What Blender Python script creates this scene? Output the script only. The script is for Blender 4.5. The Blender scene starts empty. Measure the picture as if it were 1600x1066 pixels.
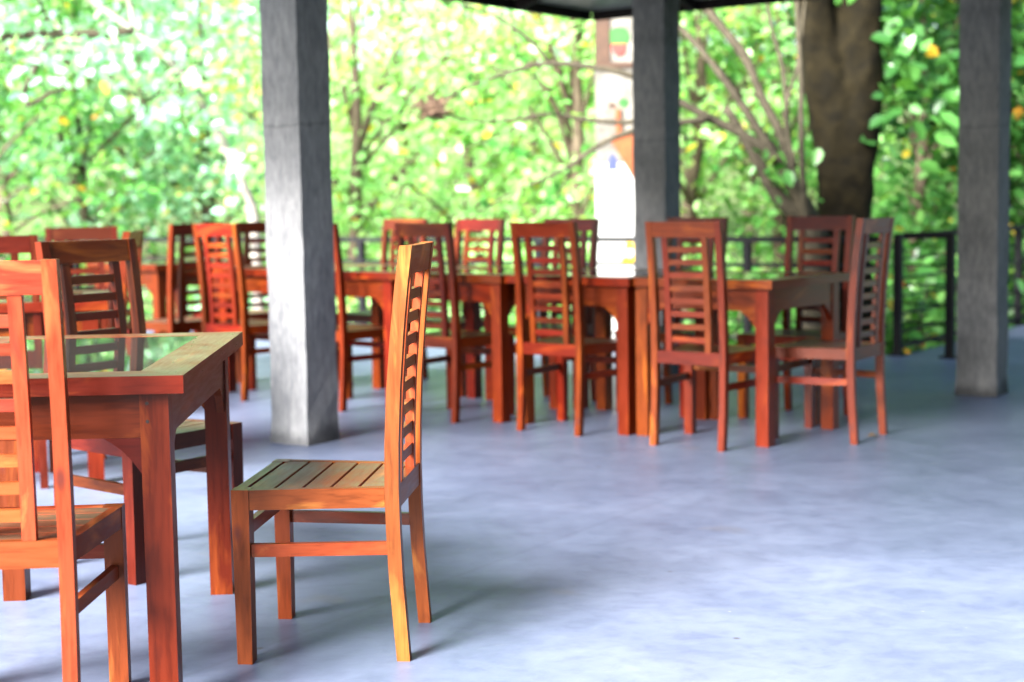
import bpy, bmesh, math, random
import numpy as np
from mathutils import Vector, Matrix
R = math.radians
random.seed(7); rng = np.random.default_rng(7)
sc = bpy.context.scene
col = sc.collection

# ------------------------------------------------------------------ helpers
def tag(o, label=None, cat=None, group=None, kind=None):
    if label: o['label'] = label
    if cat: o['category'] = cat
    if group: o['group'] = group
    if kind: o['kind'] = kind
    return o
def empty(name, loc, rz=0.0, label=None, cat=None, group=None):
    o = bpy.data.objects.new(name, None); col.objects.link(o)
    o.empty_display_size = .1
    o.location = loc; o.rotation_euler = (0, 0, rz)
    return tag(o, label, cat, group)
def link_mesh(name, me, mat, parent=None, smooth=False):
    o = bpy.data.objects.new(name, me); col.objects.link(o)
    for m in (mat if isinstance(mat, (list, tuple)) else [mat]): me.materials.append(m)
    if parent: o.parent = parent
    if smooth: me.polygons.foreach_set('use_smooth', [True]*len(me.polygons))
    return o
def bm_obj(name, bm, mat, parent=None, bevel=0, smooth=False, seg=1):
    if bevel:
        bmesh.ops.bevel(bm, geom=[e for e in bm.edges if e.calc_face_angle(0) > .5], offset=bevel, segments=seg, profile=.5, affect='EDGES')
    bmesh.ops.recalc_face_normals(bm, faces=bm.faces)
    me = bpy.data.meshes.new(name); bm.to_mesh(me); bm.free()
    return link_mesh(name, me, mat, parent, smooth)
def box(bm, x0, x1, y0, y1, z0, z1):
    v = [bm.verts.new(p) for p in ((x0,y0,z0),(x1,y0,z0),(x1,y1,z0),(x0,y1,z0),(x0,y0,z1),(x1,y0,z1),(x1,y1,z1),(x0,y1,z1))]
    for f in ((0,3,2,1),(4,5,6,7),(0,1,5,4),(1,2,6,5),(2,3,7,6),(3,0,4,7)): bm.faces.new([v[i] for i in f])
    return v
def bar(bm, a, b, w, h):
    a, b = Vector(a), Vector(b); d = (b-a).normalized()
    s = d.cross(Vector((0,0,1)));  s = s.normalized() if s.length > 1e-4 else Vector((1,0,0))
    u = s.cross(d)
    r = []
    for p in (a, b):
        r.append([bm.verts.new(p + s*(i*w/2) + u*(j*h/2)) for i, j in ((-1,-1),(1,-1),(1,1),(-1,1))])
    for i in range(4):
        j = (i+1) % 4; bm.faces.new((r[0][i], r[0][j], r[1][j], r[1][i]))
    bm.faces.new(r[0][::-1]); bm.faces.new(r[1])
def prism(bm, poly, axis, a, b):
    """poly of 2-D points extruded between a and b along axis ('x': poly=(y,z), 'y': poly=(x,z), 'z': poly=(x,y))"""
    def P(p, t): return {'x': (t, p[0], p[1]), 'y': (p[0], t, p[1]), 'z': (p[0], p[1], t)}[axis]
    A = [bm.verts.new(P(p, a)) for p in poly]; B = [bm.verts.new(P(p, b)) for p in poly]
    n = len(poly)
    bm.faces.new(A[::-1]); bm.faces.new(B)
    for i in range(n): bm.faces.new((A[i], A[(i+1) % n], B[(i+1) % n], B[i]))
def resample(pts, rad, step):
    pts = [Vector(p) for p in pts]; out = []; rr = []
    n = len(pts)
    for i in range(n-1):
        p0 = pts[max(i-1,0)]; p1 = pts[i]; p2 = pts[i+1]; p3 = pts[min(i+2,n-1)]
        k = max(2, int((p2-p1).length/step))
        for j in range(k):
            t = j/k; t2 = t*t; t3 = t2*t
            out.append(.5*((2*p1)+(p2-p0)*t+(2*p0-5*p1+4*p2-p3)*t2+(3*p1-p0-3*p2+p3)*t3))
            rr.append(rad[i]*(1-t)+rad[i+1]*t)
    out.append(pts[-1]); rr.append(rad[-1])
    return out, rr
def tube(bm, pts, rad, seg=8, wob=0.0, step=.12, flat=None):
    pts, rad = resample(pts, rad, step)
    rings = []; n = len(pts); prev = None
    for i, p in enumerate(pts):
        d = (pts[min(i+1,n-1)]-pts[max(i-1,0)]).normalized()
        if prev is None: s = d.orthogonal().normalized()
        else: s = (prev - d*prev.dot(d)).normalized()
        prev = s; u = d.cross(s)
        ring = []
        for k in range(seg):
            a = 2*math.pi*k/seg; r = rad[i]*(1+random.uniform(-wob, wob))
            ring.append(bm.verts.new(p + (s*math.cos(a)+u*math.sin(a))*r))
        rings.append(ring)
    for i in range(n-1):
        for k in range(seg):
            j = (k+1) % seg; bm.faces.new((rings[i][k], rings[i][j], rings[i+1][j], rings[i+1][k]))
    bm.faces.new(rings[0][::-1]); bm.faces.new(rings[-1])
def copy_tree(o, parent=None):
    c = o.copy(); col.objects.link(c); c.parent = parent
    for ch in list(o.children): copy_tree(ch, c)
    return c

# ------------------------------------------------------------------ materials
def mat_new(name):
    m = bpy.data.materials.new(name); m.use_nodes = True
    nt = m.node_tree; b = nt.nodes['Principled BSDF']
    return m, nt, b
def N(nt, t, **kw):
    n = nt.nodes.new(t)
    for k, v in kw.items():
        if k in n.inputs: n.inputs[k].default_value = v
        else: setattr(n, k, v)
    return n
def ramp(nt, stops, interp='LINEAR'):
    n = nt.nodes.new('ShaderNodeValToRGB'); cr = n.color_ramp; cr.interpolation = interp
    while len(cr.elements) < len(stops): cr.elements.new(.5)
    for e, (p, c) in zip(cr.elements, stops): e.position = p; e.color = (*c, 1)
    return n
def mixc(nt, fac, a, b, mode='MIX'):
    n = nt.nodes.new('ShaderNodeMix'); n.data_type = 'RGBA'; n.blend_type = mode
    L = nt.links
    for sock, v in ((n.inputs[0], fac), (n.inputs[6], a), (n.inputs[7], b)):
        if hasattr(v, 'is_linked'): L.new(v, sock)
        else: sock.default_value = v if not isinstance(v, tuple) else (*v, 1)
    return n.outputs[2]

def wood(name, axis, dirt_sheen=0.0, rough=.3, dark=(.024,.002,.0006), mid=(.088,.0088,.0011), light=(.23,.043,.005)):
    m, nt, b = mat_new(name); L = nt.links
    tc = N(nt, 'ShaderNodeTexCoord'); oi = N(nt, 'ShaderNodeObjectInfo')
    off = N(nt, 'ShaderNodeVectorMath', operation='SCALE'); off.inputs[0].default_value = (13.1, 27.7, 41.3); L.new(oi.outputs['Random'], off.inputs['Scale'])
    add = N(nt, 'ShaderNodeVectorMath', operation='ADD'); L.new(tc.outputs['Object'], add.inputs[0]); L.new(off.outputs[0], add.inputs[1])
    s = {'x': (2.0, 8, 8), 'y': (8, 2.0, 8), 'z': (8, 8, 2.0)}[axis]
    mul = N(nt, 'ShaderNodeVectorMath', operation='MULTIPLY'); mul.inputs[1].default_value = s; L.new(add.outputs[0], mul.inputs[0])
    n1 = N(nt, 'ShaderNodeTexNoise', Scale=1.0, Detail=5.0, Roughness=.55, Distortion=1.5); L.new(mul.outputs[0], n1.inputs['Vector'])
    mul2 = N(nt, 'ShaderNodeVectorMath', operation='MULTIPLY'); mul2.inputs[1].default_value = tuple(11 if v > 3 else 4 for v in s); L.new(mul.outputs[0], mul2.inputs[0])
    n2 = N(nt, 'ShaderNodeTexNoise', Scale=1.0, Detail=2.0, Roughness=.6); L.new(mul2.outputs[0], n2.inputs['Vector'])
    r1 = ramp(nt, [(.22, dark), (.42, mid), (.56, mid), (.76, light)]); L.new(n1.outputs['Fac'], r1.inputs[0])
    r2 = ramp(nt, [(.30, (.70,.67,.65)), (.47, (.97,.96,.95)), (.65, (1.10,1.10,1.10))]); L.new(n2.outputs['Fac'], r2.inputs[0])
    c = mixc(nt, 1.0, r1.outputs[0], r2.outputs[0], 'MULTIPLY')
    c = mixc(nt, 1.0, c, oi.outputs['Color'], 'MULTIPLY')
    hs = N(nt, 'ShaderNodeHueSaturation'); L.new(c, hs.inputs['Color'])
    mr = N(nt, 'ShaderNodeMapRange'); mr.inputs['To Min'].default_value = .72; mr.inputs['To Max'].default_value = 1.28; L.new(oi.outputs['Random'], mr.inputs['Value']); L.new(mr.outputs[0], hs.inputs['Value'])
    mr2 = N(nt, 'ShaderNodeMapRange'); mr2.inputs['To Min'].default_value = .492; mr2.inputs['To Max'].default_value = .512
    fr = N(nt, 'ShaderNodeMath', operation='FRACT'); m7 = N(nt, 'ShaderNodeMath', operation='MULTIPLY'); m7.inputs[1].default_value = 7.3
    L.new(oi.outputs['Random'], m7.inputs[0]); L.new(m7.outputs[0], fr.inputs[0]); L.new(fr.outputs[0], mr2.inputs['Value']); L.new(mr2.outputs[0], hs.inputs['Hue'])
    # knots
    vs = tuple(3.2 if v < 3 else 7.0 for v in s)
    mul3 = N(nt, 'ShaderNodeVectorMath', operation='MULTIPLY'); mul3.inputs[1].default_value = vs; L.new(add.outputs[0], mul3.inputs[0])
    vo = N(nt, 'ShaderNodeTexVoronoi', Scale=1.0); L.new(mul3.outputs[0], vo.inputs['Vector'])
    rk = ramp(nt, [(.035, (1,1,1)), (.10, (0,0,0))]); L.new(vo.outputs['Distance'], rk.inputs[0])
    c = mixc(nt, rk.outputs[0], hs.outputs[0], (.055, .010, .006))
    rsock = None
    if dirt_sheen:
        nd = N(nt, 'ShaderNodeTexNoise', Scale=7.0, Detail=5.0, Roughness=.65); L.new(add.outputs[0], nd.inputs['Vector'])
        rd = ramp(nt, [(.36, (dirt_sheen*.15,)*3), (.62, (dirt_sheen,dirt_sheen,dirt_sheen))]); L.new(nd.outputs['Fac'], rd.inputs[0])
        ge = N(nt, 'ShaderNodeNewGeometry'); sn = N(nt, 'ShaderNodeSeparateXYZ'); L.new(ge.outputs['Normal'], sn.inputs[0])   # dust and olive-grey sheen, both painted as colour on top faces only
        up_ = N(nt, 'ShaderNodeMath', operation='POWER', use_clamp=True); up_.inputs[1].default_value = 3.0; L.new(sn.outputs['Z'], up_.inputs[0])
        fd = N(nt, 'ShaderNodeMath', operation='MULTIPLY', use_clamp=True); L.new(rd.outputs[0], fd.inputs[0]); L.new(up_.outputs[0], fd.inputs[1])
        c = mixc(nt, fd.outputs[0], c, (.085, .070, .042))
    L.new(c, b.inputs['Base Color'])
    rr = N(nt, 'ShaderNodeMapRange'); rr.inputs['To Min'].default_value = rough-.08; rr.inputs['To Max'].default_value = rough+.16; L.new(n2.outputs['Fac'], rr.inputs['Value']); L.new(rr.outputs[0], b.inputs['Roughness'])
    bp = N(nt, 'ShaderNodeBump', Strength=.12, Distance=.002); L.new(n2.outputs['Fac'], bp.inputs['Height']); L.new(bp.outputs[0], b.inputs['Normal'])
    b.inputs['Specular IOR Level'].default_value = .17
    return m
WX, WY, WZ = (wood('teak_grain_'+a, a) for a in 'xyz')
WSEAT = wood('teak_seat', 'x', dirt_sheen=.9, rough=.33)
WTX = wood('teak_top_x', 'x', dirt_sheen=.62, rough=.28); WTY = wood('teak_top_y', 'y', dirt_sheen=.62, rough=.28)

def simple(name, c, rough=.6, metal=0, spec=.4, var=.25, scale=20):
    m, nt, b = mat_new(name); L = nt.links
    tc = N(nt, 'ShaderNodeTexCoord'); n = N(nt, 'ShaderNodeTexNoise', Scale=float(scale), Detail=5.0); L.new(tc.outputs['Object'], n.inputs['Vector'])
    r = ramp(nt, [(.3, tuple(x*(1-var) for x in c)), (.7, tuple(min(1, x*(1+var)) for x in c))]); L.new(n.outputs['Fac'], r.inputs[0]); L.new(r.outputs[0], b.inputs['Base Color'])
    b.inputs['Roughness'].default_value = rough; b.inputs['Metallic'].default_value = metal; b.inputs['Specular IOR Level'].default_value = spec
    return m
M_glass, nt, b = mat_new('table_glass')
b.inputs['Base Color'].default_value = (.02, .022, .02, 1); b.inputs['Roughness'].default_value = .012; b.inputs['IOR'].default_value = 4.5
b.inputs['Specular IOR Level'].default_value = .5
M_rail = simple('black_metal', (.006,.006,.007), .6, 0, .08)
M_dark = simple('fascia_timber', (.008,.006,.005), .8, 0, .1)
M_tin = simple('roof_sheet', (.12,.13,.11), .5, 0, .4, .3, 6)
M_white = simple('white_paint', (.46,.46,.44), .7, 0, .3, .06, 5)
M_whiteshade = simple('shaded_whitewash', (.13,.122,.105), .85, 0, .1, .45, 7)  # shade over the wall's upper part put into this greyer white
M_brown = simple('brown_timber', (.04,.018,.008), .7)
M_orange = simple('orange_board', (.19,.05,.012), .6)
M_green = simple('green_paint', (.015,.08,.012), .6); M_red = simple('red_paint', (.35,.02,.015), .6)
M_blue = simple('blue_paint', (.04,.05,.14), .6); M_yellow = simple('yellow_paint', (.6,.36,.01), .6, var=.1)
M_nest = simple('dry_twigs', (.085,.05,.03), .9, var=.6, scale=40)
M_deadleaf = simple('dead_leaf', (.12,.07,.03), .8)

# concrete column
def concrete(name, c0, c1):
    m, nt, b = mat_new(name); L = nt.links
    tc = N(nt, 'ShaderNodeTexCoord')
    n1 = N(nt, 'ShaderNodeTexNoise', Scale=3.0, Detail=6.0, Roughness=.65); L.new(tc.outputs['Object'], n1.inputs['Vector'])
    mp = N(nt, 'ShaderNodeMapping'); mp.inputs['Scale'].default_value = (28, 28, 7); L.new(tc.outputs['Object'], mp.inputs['Vector'])
    n2 = N(nt, 'ShaderNodeTexNoise', Scale=1.6, Detail=5.0, Roughness=.7); L.new(mp.outputs[0], n2.inputs['Vector'])
    r1 = ramp(nt, [(.3, c0), (.7, c1)]); L.new(n1.outputs['Fac'], r1.inputs[0])
    r2 = ramp(nt, [(.3, (.62,.62,.64)), (.7, (1.15,1.15,1.12))]); L.new(n2.outputs['Fac'], r2.inputs[0])
    c = mixc(nt, 1.0, r1.outputs[0], r2.outputs[0], 'MULTIPLY')
    # pour joint and dirt at the foot
    sx = N(nt, 'ShaderNodeSeparateXYZ'); L.new(tc.outputs['Object'], sx.inputs[0])
    wz = N(nt, 'ShaderNodeMath', operation='MULTIPLY_ADD'); wz.inputs[1].default_value = .13; L.new(n1.outputs['Fac'], wz.inputs[0]); L.new(sx.outputs['Z'], wz.inputs[2])
    rj = ramp(nt, [(0, (.30,.30,.30)), (.034, (.45,.45,.46)), (.052, (1,1,1)), (.5365, (1,1,1)), (.5385, (.6,.6,.6)), (.5405, (1,1,1))])
    dv = N(nt, 'ShaderNodeMath', operation='DIVIDE'); dv.inputs[1].default_value = 3.0; L.new(wz.outputs[0], dv.inputs[0]); L.new(dv.outputs[0], rj.inputs[0])
    c = mixc(nt, 1.0, c, rj.outputs[0], 'MULTIPLY')
    L.new(c, b.inputs['Base Color']); b.inputs['Roughness'].default_value = .85; b.inputs['Specular IOR Level'].default_value = .12
    bp = N(nt, 'ShaderNodeBump', Strength=.5, Distance=.006); L.new(n2.outputs['Fac'], bp.inputs['Height']); L.new(bp.outputs[0], b.inputs['Normal'])
    return m
M_concdim = concrete('dim_cast_concrete', (.075,.077,.08), (.155,.155,.157))  # dimmer light on the two far columns put into a darker grey
M_conclit = concrete('lit_cast_concrete', (.15,.152,.16), (.275,.275,.28))  # same concrete, brighter light on the near column put into the grey

# polished cement floor
M_floor, nt, b = mat_new('polished_cement'); L = nt.links
tc = N(nt, 'ShaderNodeTexCoord')
mp = N(nt, 'ShaderNodeMapping'); mp.inputs['Rotation'].default_value = (0, 0, R(33)); L.new(tc.outputs['Object'], mp.inputs['Vector'])
n1 = N(nt, 'ShaderNodeTexNoise', Scale=.8, Detail=8.0, Roughness=.6, Distortion=.25); L.new(mp.outputs[0], n1.inputs['Vector'])
n2 = N(nt, 'ShaderNodeTexNoise', Scale=3.8, Detail=9.0, Roughness=.74, Distortion=.35); L.new(mp.outputs[0], n2.inputs['Vector'])
r1 = ramp(nt, [(.30, (.064,.079,.122)), (.5, (.090,.109,.163)), (.70, (.120,.141,.200))]); L.new(n1.outputs['Fac'], r1.inputs[0])
r2 = ramp(nt, [(.34, (.80,.81,.84)), (.48, (.97,.97,.98)), (.68, (1.10,1.10,1.09))]); L.new(n2.outputs['Fac'], r2.inputs[0])
c = mixc(nt, 1.0, r1.outputs[0], r2.outputs[0], 'MULTIPLY')
n5 = N(nt, 'ShaderNodeTexNoise', Scale=14.0, Detail=8.0, Roughness=.72, Distortion=.5); mp5 = N(nt, 'ShaderNodeMapping'); mp5.inputs['Scale'].default_value = (.8, 1.05, 1); mp5.inputs['Rotation'].default_value = (0, 0, R(-12)); L.new(tc.outputs['Object'], mp5.inputs['Vector']); L.new(mp5.outputs[0], n5.inputs['Vector'])
r5 = ramp(nt, [(.32, (.83,.83,.85)), (.5, (1,1,1)), (.70, (1.10,1.10,1.09))]); L.new(n5.outputs['Fac'], r5.inputs[0])
c = mixc(nt, 1.0, c, r5.outputs[0], 'MULTIPLY')
vs_ = N(nt, 'ShaderNodeTexVoronoi', Scale=5.5); L.new(tc.outputs['Object'], vs_.inputs['Vector'])
rv = ramp(nt, [(.020, (.9,.9,.9)), (.032, (0,0,0))]); L.new(vs_.outputs['Distance'], rv.inputs[0])
c = mixc(nt, rv.outputs[0], c, (.17,.18,.20))
vd_ = N(nt, 'ShaderNodeTexVoronoi', Scale=2.3); L.new(tc.outputs['Object'], vd_.inputs['Vector'])
rv2 = ramp(nt, [(.014, (.8,.8,.8)), (.03, (0,0,0))]); L.new(vd_.outputs['Distance'], rv2.inputs[0])
c = mixc(nt, rv2.outputs[0], c, (.05,.045,.045))
# trowel scuffs: thin pale streaks
mps = N(nt, 'ShaderNodeMapping'); mps.inputs['Scale'].default_value = (1.6, 6, 1); mps.inputs['Rotation'].default_value = (0, 0, R(-48)); L.new(tc.outputs['Object'], mps.inputs['Vector'])
n3 = N(nt, 'ShaderNodeTexNoise', Scale=2.2, Detail=6.0, Roughness=.75, Distortion=.8); L.new(mps.outputs[0], n3.inputs['Vector'])
r3 = ramp(nt, [(.63, (0,0,0)), (.72, (.55,.55,.55))]); L.new(n3.outputs['Fac'], r3.inputs[0])
c = mixc(nt, r3.outputs[0], c, (.15,.165,.205))
# ochre stains
n4 = N(nt, 'ShaderNodeTexNoise', Scale=2.3, Detail=3.0, Roughness=.6); mp4 = N(nt, 'ShaderNodeMapping'); mp4.inputs['Location'].default_value = (7.3, 2.1, 0); L.new(tc.outputs['Object'], mp4.inputs['Vector']); L.new(mp4.outputs[0], n4.inputs['Vector'])
r4 = ramp(nt, [(.66, (0,0,0)), (.76, (.5,.5,.5))]); L.new(n4.outputs['Fac'], r4.inputs[0])
c = mixc(nt, r4.outputs[0], c, (.11,.10,.098))
# casting joint running towards the right-hand column
sx = N(nt, 'ShaderNodeSeparateXYZ'); L.new(mp.outputs[0], sx.inputs[0])
ad = N(nt, 'ShaderNodeMath', operation='ADD'); ad.inputs[1].default_value = 2.76; L.new(sx.outputs['X'], ad.inputs[0])
ab = N(nt, 'ShaderNodeMath', operation='ABSOLUTE'); L.new(ad.outputs[0], ab.inputs[0])
rj = ramp(nt, [(.004, (.90,.90,.90)), (.014, (1,1,1))]); L.new(ab.outputs[0], rj.inputs[0])
c = mixc(nt, 1.0, c, rj.outputs[0], 'MULTIPLY')
L.new(c, b.inputs['Base Color'])
rr = N(nt, 'ShaderNodeMapRange'); rr.inputs['To Min'].default_value = .30; rr.inputs['To Max'].default_value = .55; L.new(n2.outputs['Fac'], rr.inputs['Value']); L.new(rr.outputs[0], b.inputs['Roughness'])
bp = N(nt, 'ShaderNodeBump', Strength=.10, Distance=.01); L.new(n2.outputs['Fac'], bp.inputs['Height']); L.new(bp.outputs[0], b.inputs['Normal'])
b.inputs['Specular IOR Level'].default_value = .30

# bark & leaves
def bark(name, c0, c1, sc_=9):
    m, nt, b = mat_new(name); L = nt.links
    tc = N(nt, 'ShaderNodeTexCoord')
    n = N(nt, 'ShaderNodeTexNoise', Scale=float(sc_), Detail=6.0, Roughness=.7, Distortion=.5); L.new(tc.outputs['Object'], n.inputs['Vector'])
    r = ramp(nt, [(.32, c0), (.68, c1)]); L.new(n.outputs['Fac'], r.inputs[0]); L.new(r.outputs[0], b.inputs['Base Color'])
    b.inputs['Roughness'].default_value = .9; b.inputs['Specular IOR Level'].default_value = .08
    bp = N(nt, 'ShaderNodeBump', Strength=.5, Distance=.02); L.new(n.outputs['Fac'], bp.inputs['Height']); L.new(bp.outputs[0], b.inputs['Normal'])
    return m
M_bark = bark('grey_brown_bark', (.04,.03,.02), (.11,.085,.06))
M_barkbig = bark('shaded_dark_bark', (.0022,.0018,.0008), (.010,.0075,.0027), 6)  # dark brown bark, deepened to put roof and canopy shade into the colour
M_barkpale = bark('pale_bark', (.13,.115,.10), (.30,.27,.24))
M_bareb = bark('bare_branch_bark', (.022,.019,.013), (.066,.056,.038), 14)
def leafmat(name, stops, trans=.48, rough=.34):
    m, nt, b = mat_new(name); L = nt.links
    g = N(nt, 'ShaderNodeNewGeometry')
    r = ramp(nt, stops, 'CONSTANT' if False else 'LINEAR'); L.new(g.outputs['Random Per Island'], r.inputs[0])
    L.new(r.outputs[0], b.inputs['Base Color']); b.inputs['Roughness'].default_value = rough; b.inputs['Specular IOR Level'].default_value = .55
    tr = N(nt, 'ShaderNodeBsdfTranslucent'); tcol = mixc(nt, 1.0, r.outputs[0], (1.45,1.25,.6), 'MULTIPLY'); L.new(tcol, tr.inputs['Color'])
    mx = N(nt, 'ShaderNodeMixShader'); mx.inputs[0].default_value = trans
    L.new(b.outputs[0], mx.inputs[1]); L.new(tr.outputs[0], mx.inputs[2]); L.new(mx.outputs[0], nt.nodes['Material Output'].inputs['Surface'])
    return m
YEL = (.50,.36,.03); ORA = (.42,.13,.02)
LF = {
 'bright': leafmat('leaf_bright', [(0, (.11,.31,.08)), (.3, (.22,.47,.15)), (.7, (.35,.59,.24)), (.97, (.42,.62,.28)), (.985, YEL), (1, YEL)]),
 'cool':   leafmat('leaf_cool', [(0, (.09,.29,.14)), (.35, (.19,.44,.25)), (.75, (.31,.56,.38)), (.98, (.46,.66,.54)), (.99, YEL), (1, YEL)]),
 'mid':    leafmat('leaf_mid', [(0, (.035,.15,.025)), (.4, (.08,.26,.05)), (.8, (.15,.38,.085)), (.98, (.24,.44,.13)), (.99, YEL), (1, ORA)]),
 'dark':   leafmat('leaf_dark', [(0, (.018,.075,.015)), (.45, (.04,.14,.028)), (.85, (.085,.24,.05)), (.975, (.14,.31,.08)), (.985, YEL), (1, ORA)]),
}
M_ground, nt, b = mat_new('forest_soil'); L = nt.links
tc = N(nt, 'ShaderNodeTexCoord'); n = N(nt, 'ShaderNodeTexNoise', Scale=.8, Detail=7.0, Roughness=.7); L.new(tc.outputs['Object'], n.inputs['Vector'])
r = ramp(nt, [(.3, (.05,.04,.02)), (.5, (.07,.10,.025)), (.7, (.11,.19,.04))]); L.new(n.outputs['Fac'], r.inputs[0]); L.new(r.outputs[0], b.inputs['Base Color']); b.inputs['Roughness'].default_value = .95

# ------------------------------------------------------------------ camera
cam = bpy.data.cameras.new('camera'); co = bpy.data.objects.new('camera', cam); col.objects.link(co)
cam.sensor_width = 36; cam.lens = 2429.86/1600*36
co.matrix_world = Matrix.Translation((0, 0, 1.1658)) @ Matrix.Rotation(R(90-5.136), 4, 'X') @ Matrix.Rotation(R(-.942), 4, 'Z')
cam.clip_start = .05; cam.clip_end = 500
cam.dof.use_dof = True; cam.dof.focus_distance = 3.95; cam.dof.aperture_fstop = 2.4; cam.dof.aperture_blades = 0
sc.camera = co

# ------------------------------------------------------------------ building grid
A33 = R(-33)
AR = R(-36.6)                                   # the column grid and the roof
E1 = Vector((-math.sin(AR), math.cos(AR), 0)); E2 = Vector((math.cos(AR), math.sin(AR), 0))   # E1 away to the right, E2 to the right and nearer
def g(s, t, z=0): return E1*s + E2*t + Vector((0, 0, z))

# floor slab: its far edge follows the two railings and meets at a corner
P1 = Vector((2.793, 11.261, 0)); DA = Vector((-.83, .556, 0)).normalized(); DB = Vector((.565, .826, 0)).normalized()
bm = bmesh.new()
far_r = P1 + DB*9
poly = [P1 + DA*16 + DB*.08, P1 + DB*.08 - DA*.03, far_r - DA*.03, far_r + Vector((6, -4, 0)), Vector((14, 2, 0)), Vector((8, -5, 0)), Vector((-10, -5, 0)), Vector((-16, 10, 0))]
prism(bm, [(p.x, p.y) for p in poly], 'z', -.28, 0.0)
tag(bm_obj('floor', bm, M_floor), kind='structure')

# ground: one sheet that dips below the slab and climbs into a wooded bank behind
def ground_z(x, y):
    d = math.hypot(x, y)
    z = -1.0 + .12*math.sin(x*.5+1)*math.cos(y*.37)
    if d > 19: z += (d-19)*.16 if d < 70 else 51*.16
    return z
bm = bmesh.new(); G = 70; ex = 300
def warp(t): return ex*(abs(t)**2.2)*(1 if t > 0 else -1)
vs = [[bm.verts.new((warp(i/G*2-1), warp(j/G*2-1), ground_z(warp(i/G*2-1), warp(j/G*2-1)))) for j in range(G+1)] for i in range(G+1)]
for i in range(G):
    for j in range(G): bm.faces.new((vs[i][j], vs[i+1][j], vs[i+1][j+1], vs[i][j+1]))
tag(bm_obj('ground', bm, M_ground, smooth=True), kind='structure')

# columns
def column(mat, s, t, h, label, seed, rot=0):
    bm = bmesh.new(); a = .1157; n = 22
    rnd = random.Random(seed); rings = []
    for k in range(n+1):
        z = h*k/n; ring = []
        for (sx_, sy_) in ((-1,-1),(0,-1),(1,-1),(1,0),(1,1),(0,1),(-1,1),(-1,0)):
            j = .0035
            flare = .007 if k == 0 else 0
            ring.append(bm.verts.new(((a+flare)*sx_+rnd.uniform(-j,j), (a+flare)*sy_+rnd.uniform(-j,j), z)))
        rings.append(ring)
    for k in range(n):
        for i in range(8):
            j = (i+1) % 8; bm.faces.new((rings[k][i], rings[k][j], rings[k+1][j], rings[k+1][i]))
    bm.faces.new(rings[0][::-1]); bm.faces.new(rings[-1])
    o = bm_obj('concrete_column', bm, mat)
    p = Vector((s, t, 0)); o.location = p; o.rotation_euler = (0, 0, A33+rot)
    return tag(o, label, 'column', 'square concrete columns of the pavilion')
column(M_conclit, -1.029, 7.629, 2.95, 'square grey concrete column nearest the camera, pale face left and shaded face right', 1, R(-.8))
column(M_concdim, .976, 10.328, 2.95, 'square concrete column behind the row of tables, beside the white painted wall', 2, R(1))
column(M_concdim, 2.74, 9.023, 2.95, 'square dimly lit concrete column at the right, standing clear of the furniture by the railing', 3)

# roof of the pavilion: four slopes with eaves, its underside in view over the middle column
RZ = 2.475; S0, S1, T0, T1 = 1.8, 9.68, -6.42, 7.4
roof = empty('pavilion_roof', g((S0+S1)/2, (T0+T1)/2, RZ), 0, 'dark eaves and grey sheet underside of the pavilion roof above the columns', 'roof')
roof_inv = Matrix.Translation(-roof.location)
def rp(bm, name, mat, bevel=0):
    bm.transform(roof_inv); return bm_obj(name, bm, mat, roof, bevel)
rise = .30; k = 4.0
eave = [g(S0,T0,RZ+.06), g(S1,T0,RZ+.06), g(S1,T1,RZ+.06), g(S0,T1,RZ+.06)]
rid = [g(S0+k,T0+k,RZ+.06+k*rise), g(S1-k,T0+k,RZ+.06+k*rise), g(S1-k,T1-k,RZ+.06+k*rise), g(S0+k,T1-k,RZ+.06+k*rise)]
bm = bmesh.new()
up = Vector((0,0,.03))
lo = [bm.verts.new(p) for p in eave+rid]; hi = [bm.verts.new(p+up) for p in eave+rid]
for vv, fl in ((lo, True), (hi, False)):
    for i in range(4):
        f = [vv[i], vv[(i+1)%4], vv[4+(i+1)%4], vv[4+i]]; bm.faces.new(f[::-1] if fl else f)
    f = vv[4:8]; bm.faces.new(f[::-1] if fl else f)
for i in range(4): bm.faces.new((lo[i], lo[(i+1)%4], hi[(i+1)%4], hi[i]))
rp(bm, 'roof_sheet', M_tin)
for a_, b_ in ((g(S0,T0),g(S1,T0)), (g(S1,T0),g(S1,T1)), (g(S1,T1),g(S0,T1)), (g(S0,T1),g(S0,T0))):
    bm = bmesh.new(); d = (b_-a_).normalized()
    bar(bm, a_+d*.026+Vector((0,0,RZ+.034)), b_-d*.026+Vector((0,0,RZ+.034)) if False else b_-d*.026+Vector((0,0,RZ+.034)), .05, .065); rp(bm, 'fascia', M_dark)
for t in (-5.37,):
    bm = bmesh.new(); bar(bm, g(S0+.4,t,2.86), g(S1-.6,t,2.86), .12, .16); rp(bm, 'beam', M_dark)
bm = bmesh.new(); bar(bm, g(8.88,T0+.6,2.70), g(8.88,T1-.6,2.70), .10, .14); rp(bm, 'beam', M_dark)
for s in np.arange(S0+.9, S1-.5, 1.0):
    bm = bmesh.new(); bar(bm, g(s,T0+.06,RZ+.025), g(s,T0+3.0,RZ+.025+2.94*rise), .05, .07); rp(bm, 'rafter', M_dark)
for t in np.arange(T0+.9, T1-.5, 1.0):
    bm = bmesh.new(); bar(bm, g(S1-.06,t,RZ+.025), g(S1-3.0,t,RZ+.025+2.94*rise), .05, .07); rp(bm, 'rafter', M_dark)

# unseen wall added right of the pavilion to block sky light
kw = empty('light_block_wall', g(4.2, 6.7), AR, 'added unseen dark wall blocking sky light from the right of the pavilion', 'wall')
bm = bmesh.new(); box(bm, -.12, .12, -5.5, 5.5, 0, 2.6); bm_obj('wall_body', bm, simple('dark_block_render', (.03,.022,.018), .9, 0, .1), kw)

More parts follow.
